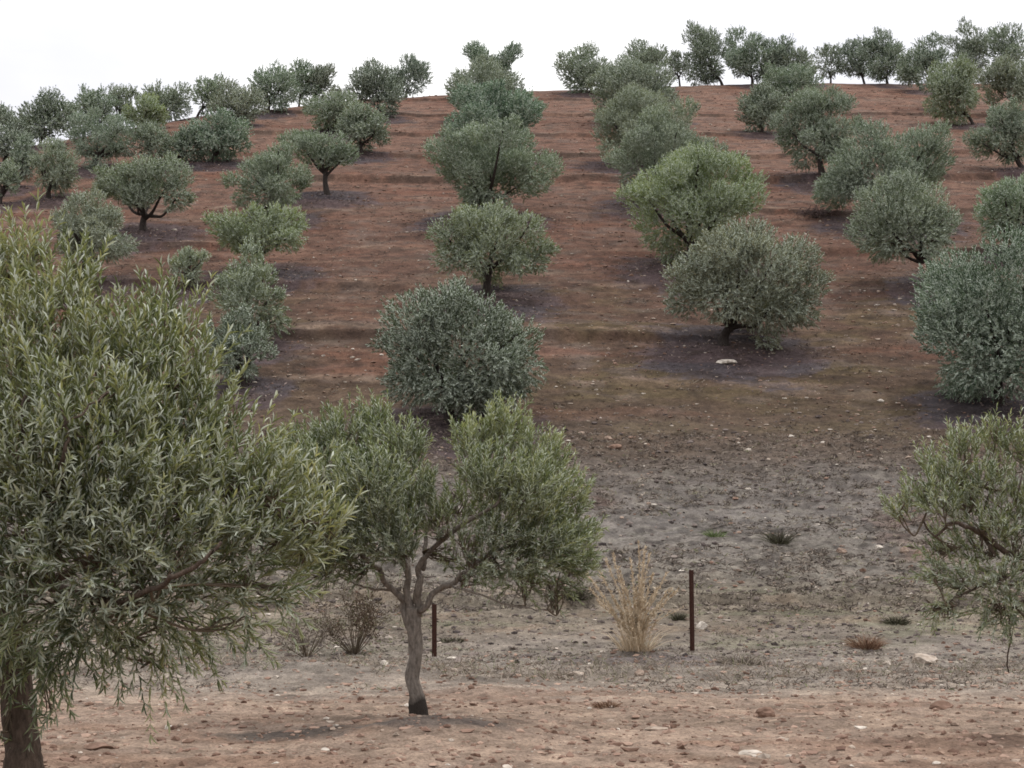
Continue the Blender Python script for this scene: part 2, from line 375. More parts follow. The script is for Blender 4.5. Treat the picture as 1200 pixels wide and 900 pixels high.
# fourth column and right flank
H(870, 926, 96, 152, 892, 157, 1.1, GD, 'dark olive leaning left over dark litter, below the ridge clump')
H(898, 966, 74, 118, 934, 126, 1., GS, 'half-hidden grey olive behind the domed one, just under the ridge clump')
H(906, 1012, 95, 196, 964, 207, 1.3, GS, 'tall domed grey-green olive with dark trunk and a brush heap beneath')
H(962, 1120, 132, 252, 1040, 262, 1.2, GS, 'sprawling olive in two wide lobes with a gap showing its stems', lobes=[(.6, .35, .45), (.65, -.05, .4), (-.2, .5, .38), (-.1, .05, .4), (-.55, -.1, .42), (-.7, -.45, .35), (-.3, -.55, .4), (.2, -.3, .35)])
H(997, 1123, 199, 312, 1098, 337, 1.3, GP, 'olive leaning left from a slanting bare trunk over purple-grey earth', lobes=[(-.1, .6, .4), (.4, .35, .45), (-.5, .2, .45), (.65, -.1, .4), (0, 0, .5), (-.65, -.25, .4), (-.2, -.5, .42), (.45, -.5, .4)])
H(1072, 1262, 275, 462, 1172, 478, 1.5, (.60, .655, .63), 'biggest dark blue-green olive, leaning out past the right edge', lobes=[(-.45, .5, .42), (0, .75, .36), (.3, .45, .45), (-.7, .1, .4), (-.2, .1, .5), (.35, 0, .5), (-.6, -.3, .42), (-.1, -.4, .48), (.4, -.4, .48), (-.42, -.72, .38), (0, -.78, .38), (.4, -.75, .36), (-.75, -.1, .32)])
H(1143, 1240, 199, 286, 1196, 303, 1.2, GP, 'pale olive uphill of the biggest blue-green one, cut by the edge')
H(1094, 1153, 62, 140, 1141, 148, 1., GP, 'pale olive with a long slanting trunk, crown tilted left')
H(1144, 1228, 117, 192, 1199, 200, 1.1, GS, 'grey olive at the right edge above the purple-grey earth')
H(1088, 1116, 35, 98, 1094, 129, .8, GD, 'tall dark ridge olive behind the slanting-trunked pale one')
H(1061, 1094, 54, 100, 1078, 108, .9, GD, 'squat grey ridge olive left of the tall dark one')
H(1024, 1066, 29, 96, 1040, 100, .95, GD, 'dense tall ridge olive, biggest of the group right of the second sky gap')
H(992, 1030, 37, 92, 1014, 97, .75, GD, 'open-crowned ridge olive left of the dense tall one')
H(967, 993, 44, 84, 973, 95, .6, GD, 'thin bent ridge olive standing alone at the edge of the second sky gap')
H(1119, 1168, 28, 78, 1140, 92, .8, GD, 'broken-topped ridge olive right of the tall dark one')
H(1170, 1212, 20, 78, 1186, 88, .65, GD, 'sparse ridge olive with bare poles showing at the right edge')
H(1162, 1220, 64, 126, 1192, 134, 1., GS, 'grey olive below the sparse pole-like one at the right edge')

trees = [(at(t[4], t[5]), t) for t in T]
BL = at(25, 906); BM = at(493, 853); BR = at(1262, 842)
MOUNDS += [(BM[0] + .15, BM[1] - .55, .8, .14), (at(745, 766)[0], at(745, 766)[1], .35, .08)]
for b, t in trees:
    MOUNDS.append((b[0], b[1] - .3, 1.1, .12))

# ------------------------------------------------------------------ ground sheet
def ground():
    ys = [-380, -200, -100, -50, -25, -12, -6, -2, 1.5]
    y = 4.0
    while y < 128:
        ys.append(y); y += .03 if 6.5 < y < 15 else (.042 if y < 30 else (.07 if y < 50 else (.13 if y < 122 else .5)))
        if y < 6.5: y += .1
    ys += [130, 136, 145, 160, 180, 210, 260, 330, 420, 560]
    ys = np.array(ys)
    uc = np.linspace(-.47, .47, 620)
    u = np.concatenate([[-9, -6, -4, -2.6, -1.7, -1.2, -.9, -.72, -.6, -.53], uc, [.53, .6, .72, .9, 1.2, 1.7, 2.6, 4, 6, 9]])
    Y, U = np.meshgrid(ys, u, indexing='ij')
    X = U * np.maximum(np.abs(Y) * .86 + 1.5, 4)
    Z = height(X, Y)
    V = np.stack([X, Y, Z], -1).reshape(-1, 3)
    ny, nx = Y.shape
    i = np.arange(ny - 1)[:, None] * nx; j = np.arange(nx - 1)[None]
    q = np.stack([i + j, i + j + 1, i + nx + j + 1, i + nx + j], -1).reshape(-1, 4)
    # base colour of the soil from place to place
    x = X.ravel(); yy = Y.ravel()
    jit = yy + 1.4 * fbm(x * .35, yy * .35, 4, 71) + sstep(24, 60, yy) * 3 * fbm(x * .06, yy * .1, 3, 72)
    kd = [0, 9, 13.5, 15.5, 18, 20.5, 22.5, 24.3, 26, 30, 33, 36, 40, 46, 54, 64, 80, 115]
    kc = np.array([(.36, .245, .19), (.36, .245, .19), (.35, .24, .185), (.31, .24, .20), (.275, .225, .198), (.25, .20, .172), (.245, .19, .152), (.225, .182, .145),
                   (.24, .20, .175), (.21, .178, .168), (.19, .158, .147), (.142, .102, .082), (.12, .080, .058), (.125, .078, .060), (.14, .080, .063),
                   (.18, .10, .078), (.215, .122, .096), (.25, .145, .115)])
    c = np.stack([np.interp(jit, kd, kc[:, k]) for k in range(3)], -1)
    def lay(col, f):
        nonlocal c
        f = np.clip(f, 0, 1)[:, None]; c = c * (1 - f) + np.array(col) * f
    fur = fbm(x * .22, (yy + .5 * fbm(x * .08, yy * .05, 2, 99)) * 2.1, 3, 98)
    n_a = fbm(x * .22, yy * .55, 4, 81); n_b = fbm(x * .9, yy * 1.6, 4, 82); n_c = fbm(x * 3.1, yy * 4.5, 3, 83)
    hill = sstep(36, 44, yy)
    lay((.128, .097, .054), .6 * sstep(.02, .45, n_a + .3 * n_b) * sstep(32, 43, yy) * (1 - sstep(50, 62, yy)))          # moss
    lay((.15, .112, .10), .6 * sstep(.05, .4, n_b) * hill)                                                       # dead weed
    lay((.19, .085, .06), .5 * sstep(.1, .45, -n_a) * hill)                                                       # bare red soil
    lay((.19, .085, .06), .4 * sstep(.2, .45, fbm(x * .5, yy * .5, 4, 91)) * sstep(23, 26, yy) * (1 - sstep(33, 36, yy)))
    lay((.25, .13, .085), .5 * sstep(.12, .5, fbm(x * .6, yy * 1.2, 4, 92)) * (1 - sstep(14.5, 16.5, yy)))
    lay((.19, .185, .115), .5 * sstep(.1, .45, fbm(x * .5 + 3, yy * 1.2, 4, 93)) * sstep(18, 22, yy) * (1 - sstep(24.5, 26, yy)))
    lay((.27, .19, .14), .6 * sstep(.1, .45, fbm(x * .9 + 3, yy * 1.9, 4, 94)) * sstep(21, 22, yy) * (1 - sstep(24.5, 26, yy)))
    lay((.085, .056, .046), .3 * sstep(.12, .42, fur) * hill); lay((.24, .16, .125), .3 * sstep(.12, .42, -fur) * hill)
    # fallen leaves and prunings round the hillside trees
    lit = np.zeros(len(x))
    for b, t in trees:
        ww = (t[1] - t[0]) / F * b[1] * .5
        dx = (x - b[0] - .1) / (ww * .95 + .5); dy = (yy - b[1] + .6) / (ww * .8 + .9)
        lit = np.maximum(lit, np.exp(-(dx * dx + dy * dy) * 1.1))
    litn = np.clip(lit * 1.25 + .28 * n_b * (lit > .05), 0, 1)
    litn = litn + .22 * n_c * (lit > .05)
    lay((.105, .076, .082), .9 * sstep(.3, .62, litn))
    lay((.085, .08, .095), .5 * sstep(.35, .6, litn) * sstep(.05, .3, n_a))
    g = np.exp(-(((x - BM[0] - .25) / .75) ** 2 + ((yy - BM[1] + .75) / .4) ** 2) * 1.2) + .15 * n_b  # darker soil patches in front of the forked olive, right then left
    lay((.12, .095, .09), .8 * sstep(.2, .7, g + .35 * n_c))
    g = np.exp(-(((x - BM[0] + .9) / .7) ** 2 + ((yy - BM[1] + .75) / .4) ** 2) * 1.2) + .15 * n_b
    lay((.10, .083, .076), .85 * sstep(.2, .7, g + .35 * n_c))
    g = np.exp(-(((x - at(770, 775)[0]) / 1.6) ** 2 + ((yy - at(770, 775)[1]) / .8) ** 2))
    lay((.165, .13, .135), .8 * sstep(.3, .7, g + .2 * n_b))
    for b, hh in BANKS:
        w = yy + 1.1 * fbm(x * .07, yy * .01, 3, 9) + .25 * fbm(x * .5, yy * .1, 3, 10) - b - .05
        lay((.075, .05, .042), .8 * np.exp(-(w / .22) ** 2) * sstep(-.25, .4, vnoise(x * .09 + b, 0 * x + b, 3) + .1) * sstep(-.3, .2, n_b))  # dark line: shade on the steep bank face, painted into the soil
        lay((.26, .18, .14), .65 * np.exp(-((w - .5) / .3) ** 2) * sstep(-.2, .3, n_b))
    lay((.065, .051, .048), .6 * sstep(.12, .4, fbm(x * 2.6, yy * 3.4, 4, 95)) * sstep(24, 26, yy) * (1 - sstep(28, 42, yy)))
    lay((.27, .235, .205), .5 * sstep(.15, .45, fbm(x * 3.3, yy * 4.4, 3, 96)) * sstep(24, 26, yy) * (1 - sstep(33, 36, yy)))
    lay((.07, .048, .04), .5 * sstep(.15, .42, fbm(x * 1.7, yy * 2.6, 4, 97)) * sstep(36, 44, yy))
    c = c * (1 + .34 * n_c + .22 * n_b)[:, None]
    lum = c.mean(1, keepdims=True); c = (lum + (c - lum) * (.86 + .20 * sstep(22, 50, yy))[:, None]) * .72 * np.array([1., 1.03, .97]) * (1.14 - .14 * sstep(18, 27, yy))[:, None]
    m, nt, out = newmat('olive_grove_soil'); L = nt.links
    a = nd(nt, 'ShaderNodeAttribute', attribute_name='soil')
    tc = nd(nt, 'ShaderNodeNewGeometry')
    def noise(s, det, ro=.6):
        n = nd(nt, 'ShaderNodeTexNoise'); n.inputs['Scale'].default_value = s; n.inputs['Detail'].default_value = det; n.inputs['Roughness'].default_value = ro
        L.new(tc.outputs['Position'], n.inputs['Vector']); return n.outputs['Fac']
    f1 = noise(9, 6, .72); f2 = noise(46, 4, .7); f3 = noise(2.2, 5, .65)
    r1 = ramp(nt, [(.28, (.45, .44, .44)), (.5, (1, 1, 1)), (.74, (1.5, 1.52, 1.55))]); L.new(f1, r1.inputs[0])
    r2 = ramp(nt, [(.3, (.5, .5, .5)), (.72, (1.45, 1.45, 1.45))]); L.new(f2, r2.inputs[0])
    r3 = ramp(nt, [(.3, (.72, .72, .74)), (.7, (1.25, 1.25, 1.22))]); L.new(f3, r3.inputs[0])
    cc = mix(nt, a.outputs['Color'], r1.outputs[0], .85, 'MULTIPLY'); cc = mix(nt, cc, r2.outputs[0], .8, 'MULTIPLY'); cc = mix(nt, cc, r3.outputs[0], 1., 'MULTIPLY')
    vo = nd(nt, 'ShaderNodeTexVoronoi'); vo.inputs['Scale'].default_value = 5.5; L.new(tc.outputs['Position'], vo.inputs['Vector'])
    vr = ramp(nt, [(.05, (1, 1, 1)), (.085, (0, 0, 0))]); L.new(vo.outputs['Distance'], vr.inputs[0])
    sx = nd(nt, 'ShaderNodeSeparateColor'); L.new(vo.outputs['Color'], sx.inputs[0])
    gt = nd(nt, 'ShaderNodeMath', operation='GREATER_THAN'); gt.inputs[1].default_value = .8; L.new(sx.outputs[0], gt.inputs[0])
    mu = nd(nt, 'ShaderNodeMath', operation='MULTIPLY'); L.new(vr.outputs[0], mu.inputs[0]); L.new(gt.outputs[0], mu.inputs[1])
    cc = mix(nt, cc, (.42, .33, .26), mu.outputs[0])
    p = nd(nt, 'ShaderNodeBsdfPrincipled'); p.inputs['Roughness'].default_value = .95; p.inputs['Specular IOR Level'].default_value = .1
    L.new(cc, p.inputs['Base Color'])
    ad = nd(nt, 'ShaderNodeMath', operation='MULTIPLY_ADD'); L.new(f2, ad.inputs[0]); ad.inputs[1].default_value = .35; L.new(f1, ad.inputs[2])
    b = nd(nt, 'ShaderNodeBump'); b.inputs['Strength'].default_value = .8; b.inputs['Distance'].default_value = .06
    L.new(ad.outputs[0], b.inputs['Height']); L.new(b.outputs[0], p.inputs['Normal'])
    L.new(p.outputs[0], out.inputs[0])
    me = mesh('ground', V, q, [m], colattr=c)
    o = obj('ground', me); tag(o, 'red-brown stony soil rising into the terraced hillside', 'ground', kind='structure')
ground()

# ------------------------------------------------------------------ hillside olives
def hill_tree(b, t, seed):
    x0, x1, yt, yb, bx, by, dens, tint, label, kw = t
    r = np.random.default_rng(1000 + seed)
    Y = b[1]
    zt = pt(600, yt, Y)[2] - b[2]; zb = max(pt(600, yb, Y)[2] - b[2], .12)
    xa = (x0 - 600) / F * Y / math.cos(PITCH) * 1.0 - b[0]; xb = (x1 - 600) / F * Y / math.cos(PITCH) - b[0]
    w = (xb - xa) / 2; hh = (zt - zb) / 2; c = np.array([(xa + xb) / 2, 0, (zt + zb) / 2])
    root = empty('olive_tree', b); tag(root, label, 'olive tree', HG)
    far = Y > 78
    zt -= .22 if far else .12; zb *= .55 if far else .85; w *= 1.14 if far else 1.; hh = (zt - zb) / 2; c[2] = (zt + zb) / 2
    # clumps of foliage
    puffs = []
    if 'lobes' in kw:
        for lx, lz, lr in kw['lobes']:
            lr2 = lr * min(w, hh * 1.15) * .92
            puffs.append((c + np.array([lx * w, -r.uniform(.15, .6) * w * (1 - .5 * abs(lx)), lz * hh]), lr2 * r.uniform(.88, 1.08)))
            if r.random() < .6: puffs.append((c + np.array([(lx * .8 + r.normal() * .1) * w, r.uniform(.2, .6) * w, (lz * .8 + r.normal() * .1) * hh]), lr2 * r.uniform(.8, 1.)))
    else:
        n = 13 if far else 25
        k = np.arange(n) + .5; ph = np.arccos(1 - 2 * k / n); th = np.pi * (1 + 5 ** .5) * k + r.random() * 6
        q = np.stack([np.cos(th) * np.sin(ph), np.sin(th) * np.sin(ph), np.cos(ph)], -1) + r.normal(size=(n, 3)) * .16
        keep = r.random(n) > (.16 if dens < 1 else .08)
        for v in q[keep]:
            rr = r.uniform(.20, .37) if not far else r.uniform(.34, .5)
            taper = 1 - .22 * max(v[2], 0) if dens >= 1 else 1
            puffs.append((c + v * np.array([w * taper, w * .9, hh]) * (1.04 - rr * .8) * (r.uniform(.72, 1.06) if not far else r.uniform(.86, 1.06)), rr * (w * .5 + hh * .5)))
        puffs.append((c, .5 * min(w, hh)))
    big = list(puffs)
    for k in range(12 if far else 26):   # sprigs standing out of the outline
        pc, pr = big[r.integers(len(big))]; v = rdir(1, r)[0] + np.array([0, 0, .45])
        if pc[2] + v[2] * pr > .2: puffs.append((pc + unit(v) * pr * r.uniform(.8, 1.08), pr * r.uniform(.22, .42)))
    vol = sum(p[1] ** 2 for p in puffs)
    if 'lobes' not in kw and not far:   # a bite out of the crown on one side, a shoulder on the other
        a0 = r.random() * 6.28; cut = np.array([math.cos(a0) * w, 0, math.sin(a0) * hh]) * 1.0 + c
        puffs = [p for p in puffs if np.linalg.norm(((p[0] - cut) / np.array([w, w * 2.2, hh]))) > .42]
        vol = sum(p[1] ** 2 for p in puffs)
    tot = int((980 if not far else 760) * w * hh * dens)
    g = Geo()
    lL, lW = (.105, .0175) if not far else (.14, .028)
    for pc, pr in puffs:
        n = max(8, int(tot * pr ** 2 / vol))
        low = pc[2] < c[2] - .3 * hh
        puff_shoots(g, pc, pr, n, r, c - np.array([0, 0, hh * .4]), .23 if not far else .28, 6 if not far else 5, lL, lW, LEAF_FLAT,
                    0, .55 if not low else .1, .0 if not low else .18, flat=.8)
    cr = obj('crown', g.build('crown', [M_leaf]), root); jt = r.normal(size=3) * np.array([.075, .035, .07]) + 1 + r.normal() * .09; cr.color = (tint[0] * jt[0], tint[1] * jt[1], tint[2] * jt[2], 1)
    # trunk and limbs
    g = Geo(); fork = zb + .12 * (zt - zb) + .15
    top = np.array([c[0] * .35, 0, fork])
    rb = (.06 + .018 * w * 2) * (.8 if far else 1)
    P, Rr = catmull([[0, 0, -.25], [0, 0, .02], [top[0] * .3 + r.normal() * .05, r.normal() * .05, fork * .5], top], [rb * 1.6, rb * 1.3, rb, rb * .85], 4)
    V, TT = tube(P, Rr, 8, .12, r); g.add(V, TT)
    order = np.argsort([-p[1] for p in puffs])
    for k in order[:(8 if not far else 6)]:
        pc, pr = puffs[k]
        mid = top * .45 + pc * .55 + np.array([0, 0, -.12 * hh]) + r.normal(size=3) * .1
        st = top + np.array([0, 0, -r.uniform(0, .3) * fork])
        P, Rr = catmull([st, st * .6 + mid * .4 + r.normal(size=3) * .06, mid, pc, pc + (pc - c) * .25 + np.array([0, 0, .15])], [rb * .62, rb * .5, rb * .36, rb * .2, .008], 4)
        V, TT = tube(P, Rr, 6); g.add(V, TT)
    obj('trunk', g.build('trunk', [M_bark]), root)
for i, (b, t) in enumerate(trees):
    hill_tree(b, t, i)

# ------------------------------------------------------------------ the three near olives
def near_tree(base, label, trunk, limbs, puffs, bark, leafL, tint, seed, sh=.24, extra=None, dens=1., crown_c=None):
    """trunk / limbs: lists of (px, py, depth, radius px); puffs: (px, py, depth, radius m, count factor, droop, tint)"""
    r = np.random.default_rng(seed)
    root = empty('olive_tree', base); tag(root, label, 'olive tree', 'young olive trees in front of the hillside')
    def loc(p): return pt(p[0], p[1], p[2]) - base
    def rad(p, k=1.): return k * p[3] / F * p[2]
    P, Rr = catmull([loc(p) for p in trunk], [rad(p) for p in trunk], 7)
    V, TT = tube(P, Rr, 16, .09, r); g = Geo(); g.add(V, TT)
    obj('trunk', g.build('trunk', [bark]), root)
    nodes = [P[int(len(P) * .75):]]
    for lm in limbs:
        P, Rr = catmull([loc(p) for p in lm], [rad(p, .66) for p in lm], 6)
        P = P + np.concatenate([[[0, 0, 0]], np.cumsum(r.normal(size=(len(P) - 1, 3)) * .010, 0)])
        V, TT = tube(P, Rr, 10, .07, r); g = Geo(); g.add(V, TT)
        obj('limb', g.build('limb', [bark]), root); nodes.append(P)
    nodes = np.concatenate(nodes)
    g = Geo()
    C = [loc(p) for p in puffs]
    cc = np.mean(C, 0) - np.array([0, 0, .35]) if crown_c is None else crown_c
    for p, c in zip(puffs, C):
        n = int(400 * p[3] ** 2 / .16 * p[4] * dens)
        k = np.argmin(np.linalg.norm(nodes - c, axis=1) + .4 * np.maximum(nodes[:, 2] - c[2], 0)); s = nodes[k]
        mid = s * .5 + c * .5 + r.normal(size=3) * .05 - np.array([0, 0, .05])
        Q, Rr = catmull([s, mid, c], [.009, .006, .004], 6); V, TT = tube(Q, Rr, 6); g.add(V, TT, 1)
        nb = max(6, int(26 * p[3]))
        q = unit(rdir(nb, r) + np.array([0, 0, .3])); 
        for v in q:   # branchlets from the middle of the clump
            e = c + v * p[3] * r.uniform(.75, 1.05); s2 = Q[r.integers(len(Q) // 2, len(Q))]
            Z, Rz = catmull([s2, s2 * .5 + e * .5 + r.normal(size=3) * .03, e], [.006, .0045, .002], 4); V, TT = tube(Z, Rz, 4); g.add(V, TT, 1)
        if p[4] <= .6:
            for v in rdir(14, r):
                e = c + (v + np.array([0, 0, .2])) * p[3] * r.uniform(.5, 1.0); s2 = Q[r.integers(2, len(Q))]
                Z, Rz = catmull([s2, s2 * .5 + e * .5 + r.normal(size=3) * .04, e], [.0045, .0035, .0015], 4); V, TT = tube(Z, Rz, 4); g.add(V, TT, 1)
        drp = p[5]; tn = p[6] if len(p) > 6 else None
        puff_shoots(g, c, p[3], n, r, cc, sh, 9, leafL, leafL * .078, LEAF_FINE, .0016, 1.0 - 3 * drp, drp, tint=tn, flat=.9)
    cr = obj('crown', g.build('crown', [M_leafnear, M_twig]), root); cr.color = (*tint, 1)
    return root
near_tree(BL, 'large close olive with long silvery leaves and brown trunk, filling the lower left',
    [(24, 930, 8.0, 26), (27, 890, 8.0, 21), (24, 850, 8.0, 19), (18, 800, 8.0, 19), (14, 740, 8.0, 17), (10, 690, 8.0, 15)],
    [[(12, 720, 8.0, 12), (60, 690, 7.8, 9), (150, 650, 7.6, 7), (225, 620, 7.4, 5), (300, 570, 7.3, 3)],
     [(12, 730, 8.0, 12), (60, 640, 7.8, 10), (90, 540, 7.7, 7), (110, 450, 7.6, 5), (150, 400, 7.5, 3)],
     [(10, 700, 8.0, 13), (-10, 600, 8.1, 10), (0, 480, 7.9, 7), (15, 360, 7.8, 4)],
     [(10, 710, 8.0, 12), (-80, 620, 8.0, 10), (-170, 520, 8.0, 6), (-220, 470, 8.0, 3)],
     [(12, 715, 8.0, 11), (60, 640, 8.4, 9), (150, 580, 8.7, 6), (220, 520, 8.8, 3)],
     [(60, 690, 7.75, 7), (130, 712, 7.1, 6), (190, 692, 6.8, 5), (228, 674, 6.72, 4), (262, 655, 6.75, 3)],
     [(66, 640, 7.3, 6), (72, 590, 6.95, 5), (64, 530, 6.75, 4), (68, 480, 6.75, 3), (60, 440, 6.8, 2)],
     [(66, 500, 6.76, 2.4), (100, 482, 6.75, 1.8), (128, 455, 6.85, 1.3)],
     [(40, 690, 7.9, 7), (70, 620, 7.3, 6), (40, 520, 7.1, 4), (20, 450, 7.1, 3)]],
    [(12, 328, 7.7, 0.176, 1.1, 0, 1.), (39, 306, 7.7, 0.106, 1, 0, 1.), (66, 358, 7.5, 0.176, 1, 0, .9), (104, 336, 7.7, 0.088, 1, 0, .7), (20, 391, 7.3, 0.176, 1, 0, .8), (146, 398, 7.6, 0.132, 1, 0, .5), (190, 378, 7.8, 0.132, 1, 0, .5), (216, 391, 7.8, 0.079, 1, 0, .9),
     (115, 421, 7.4, 0.194, 1, 0, .9), (54, 446, 7.2, 0.229, 1, 0, .8), (174, 436, 7.4, 0.176, 1, 0, .6), (221, 451, 7.5, 0.150, 1, 0, .8), (96, 506, 7, 0.211, 1, 0, .7), (150, 496, 7.2, 0.194, 1, 0, .9), (212, 506, 7.4, 0.176, 1, 0, .3), (250, 511, 7.5, 0.114, 1, 0, .7), (262, 471, 7.6, 0.053, 1, 0, 1.),
     (15, 526, 6.9, 0.229, 1, .05, .4), (63, 576, 6.9, 0.211, 1, .05, .6), (122, 566, 7, 0.211, 1, .03, .4), (183, 571, 7.1, 0.194, 1, .03, .8), (240, 561, 7.3, 0.176, 1, 0, .6), (292, 551, 7.4, 0.132, 1, 0, .9), (325, 581, 7.3, 0.123, 1, 0, .9), (370, 611, 7.3, 0.097, 1, 0, 1.), (389, 631, 7.35, 0.062, 1, 0, 1.),
     (20, 626, 6.9, 0.229, 0.9, .1, .1), (91, 646, 6.9, 0.194, 1, .1, .3), (153, 636, 7, 0.194, 1, .08, .5), (214, 636, 7.1, 0.176, 1, .06, .7), (271, 616, 7.2, 0.176, 1, .03, .5), (318, 636, 7.3, 0.150, 1, .03, .9), (356, 656, 7.35, 0.079, 1, .05, .8),
     (39, 696, 7, 0.176, 0.9, .18, .05), (115, 701, 7.1, 0.176, 0.9, .2, .1), (176, 696, 7.1, 0.158, 0.9, .2, .3), (238, 691, 7.3, 0.158, 0.9, .15, .6), (295, 686, 7.3, 0.123, 0.9, .15, .5), (332, 696, 7.4, 0.070, 0.9, .2, .7), (195, 741, 7.4, 0.123, 0.9, .3, .8), (247, 736, 7.5, 0.097, 0.8, .3, .4), (290, 731, 7.5, 0.070, 0.7, .3, .5), (91, 751, 7.4, 0.132, 0.9, .3, .1), (143, 756, 7.4, 0.106, 0.8, .3, .2), (183, 778, 7.5, 0.053, 0.8, .4, .9), (39, 781, 7.6, 0.106, 0.7, .3, .1), (60, 836, 7.8, 0.044, 0.8, .1, .1), (10, 866, 7.9, 0.053, 0.8, .1, .1),
     (15, 745, 7.4, .15, .9, .25, .1), (-25, 760, 7.5, .16, .8, .3, .1), (60, 770, 7.6, .10, .8, .3, .2),
     (60, 470, 8.4, .36, .5, 0), (180, 530, 8.5, .3, .45, 0), (0, 600, 8.7, .4, .4, 0), (120, 620, 8.2, .36, .3, .1), (230, 610, 8.4, .26, .35, .1),
     (-100, 400, 7.8, .4, .6, 0), (-200, 500, 8, .45, .5, 0), (-120, 620, 7.5, .45, .5, .1), (-250, 620, 8.2, .4, .5, .1), (-80, 310, 8.1, .3, .6, 0), (-180, 700, 7.8, .35, .5, .2), (-60, 520, 7.2, .36, .7, 0)],
    M_barkbrown, .075, (1, 1, 1), 11, sh=.27, dens=.64)
near_tree(BM, 'small olive with crooked grey forked trunk and two-domed crown, standing on a low mound',
    [(494, 875, 12.0, 15), (493, 853, 12, 12.5), (491, 838, 12, 12), (488, 815, 12, 8.5), (483, 795, 12, 8), (487, 770, 12, 8), (486, 745, 12, 8.5), (484, 728, 12, 9.5), (485, 712, 12, 8.5)],
    [[(480, 735, 12, 7.5), (466, 705, 12, 6), (452, 685, 11.95, 5), (440, 668, 11.9, 4.5), (412, 640, 11.8, 3.5), (392, 590, 11.8, 2.5)],
     [(484, 728, 12, 8), (480, 700, 12, 6.5), (474, 670, 12, 5.5), (460, 630, 11.9, 4), (445, 570, 12, 3), (430, 520, 12.1, 2)],
     [(489, 722, 12, 8), (493, 690, 12, 7), (496, 668, 12, 5.5), (512, 648, 12, 4.5), (548, 614, 11.8, 4), (585, 590, 11.6, 3), (602, 565, 11.6, 2.4), (606, 540, 11.7, 1.6)],
     [(492, 716, 11.95, 6), (512, 695, 11.9, 5), (535, 682, 11.8, 4.6), (556, 662, 11.7, 3.5), (585, 640, 11.7, 2.8), (640, 630, 11.7, 2)],
     [(530, 686, 11.8, 2), (560, 690, 11.7, 1.7), (600, 700, 11.8, 1.4), (640, 705, 11.9, 1)],
     [(470, 690, 12, 3), (430, 690, 12.1, 2.2), (395, 680, 12.2, 1.6), (370, 665, 12.2, 1)],
     [(496, 668, 12, 4), (505, 620, 12.3, 3.4), (545, 570, 12.5, 2.6), (575, 530, 12.5, 1.8)],
     [(478, 690, 12, 4), (470, 630, 12.4, 3), (430, 570, 12.5, 2)]],
    [(398, 515, 12.1, .23, 1, 0, .35), (440, 498, 12.2, .16, 1, 0, .3), (350, 530, 12.2, .2, 1, 0, .4), (468, 528, 11.9, .22, 1, 0, .35), (380, 565, 11.8, .3, 1, 0, .35), (435, 570, 11.5, .3, 1, 0, .3), (480, 575, 11.8, .22, .9, 0, .4),
     (400, 625, 11.7, .28, 1, .05, .15), (455, 625, 11.6, .26, 1, .05, .15), (350, 600, 12.2, .28, .9, .05, .3), (430, 600, 12.6, .36, .5, 0), (380, 670, 12.0, .16, .5, .2, .1),
     (555, 520, 12, .17, 1, 0, .8), (592, 508, 12.1, .2, 1, 0, .9), (630, 540, 12, .22, 1, 0, .8), (575, 560, 11.7, .25, 1, 0, .5), (620, 580, 11.6, .28, 1, 0, .5), (658, 585, 12, .22, 1, 0, .6),
     (672, 625, 12.1, .16, 1, .05, .7), (590, 625, 11.7, .22, .8, .08, .3), (640, 640, 11.7, .24, 1, .1, .4), (675, 660, 12.1, .14, .9, .1, .6), (600, 580, 12.6, .34, .5, 0), (555, 672, 11.8, .12, .5, .25, .2), (615, 680, 12, .16, .5, .25, .3), (652, 688, 12, .12, .5, .25, .4), (575, 655, 11.7, .16, .6, .15, .3), (665, 645, 11.9, .2, .8, .12, .5), (610, 660, 11.7, .18, .7, .15, .3), (385, 650, 11.8, .2, .8, .12, .2), (360, 640, 12, .2, .8, .1, .3),
     (510, 610, 11.8, .18, .6, 0, .4), (540, 600, 12.2, .2, .5, 0, .5), (545, 640, 11.7, .14, .5, .1, .3), (530, 655, 12, .1, .5, .1, .2), (420, 660, 11.9, .14, .6, .15, .2), (470, 650, 11.7, .12, .6, .1, .2)],
    M_barkgrey, .062, (1.1, 1.14, 1.15), 12, sh=.19, dens=1.0)
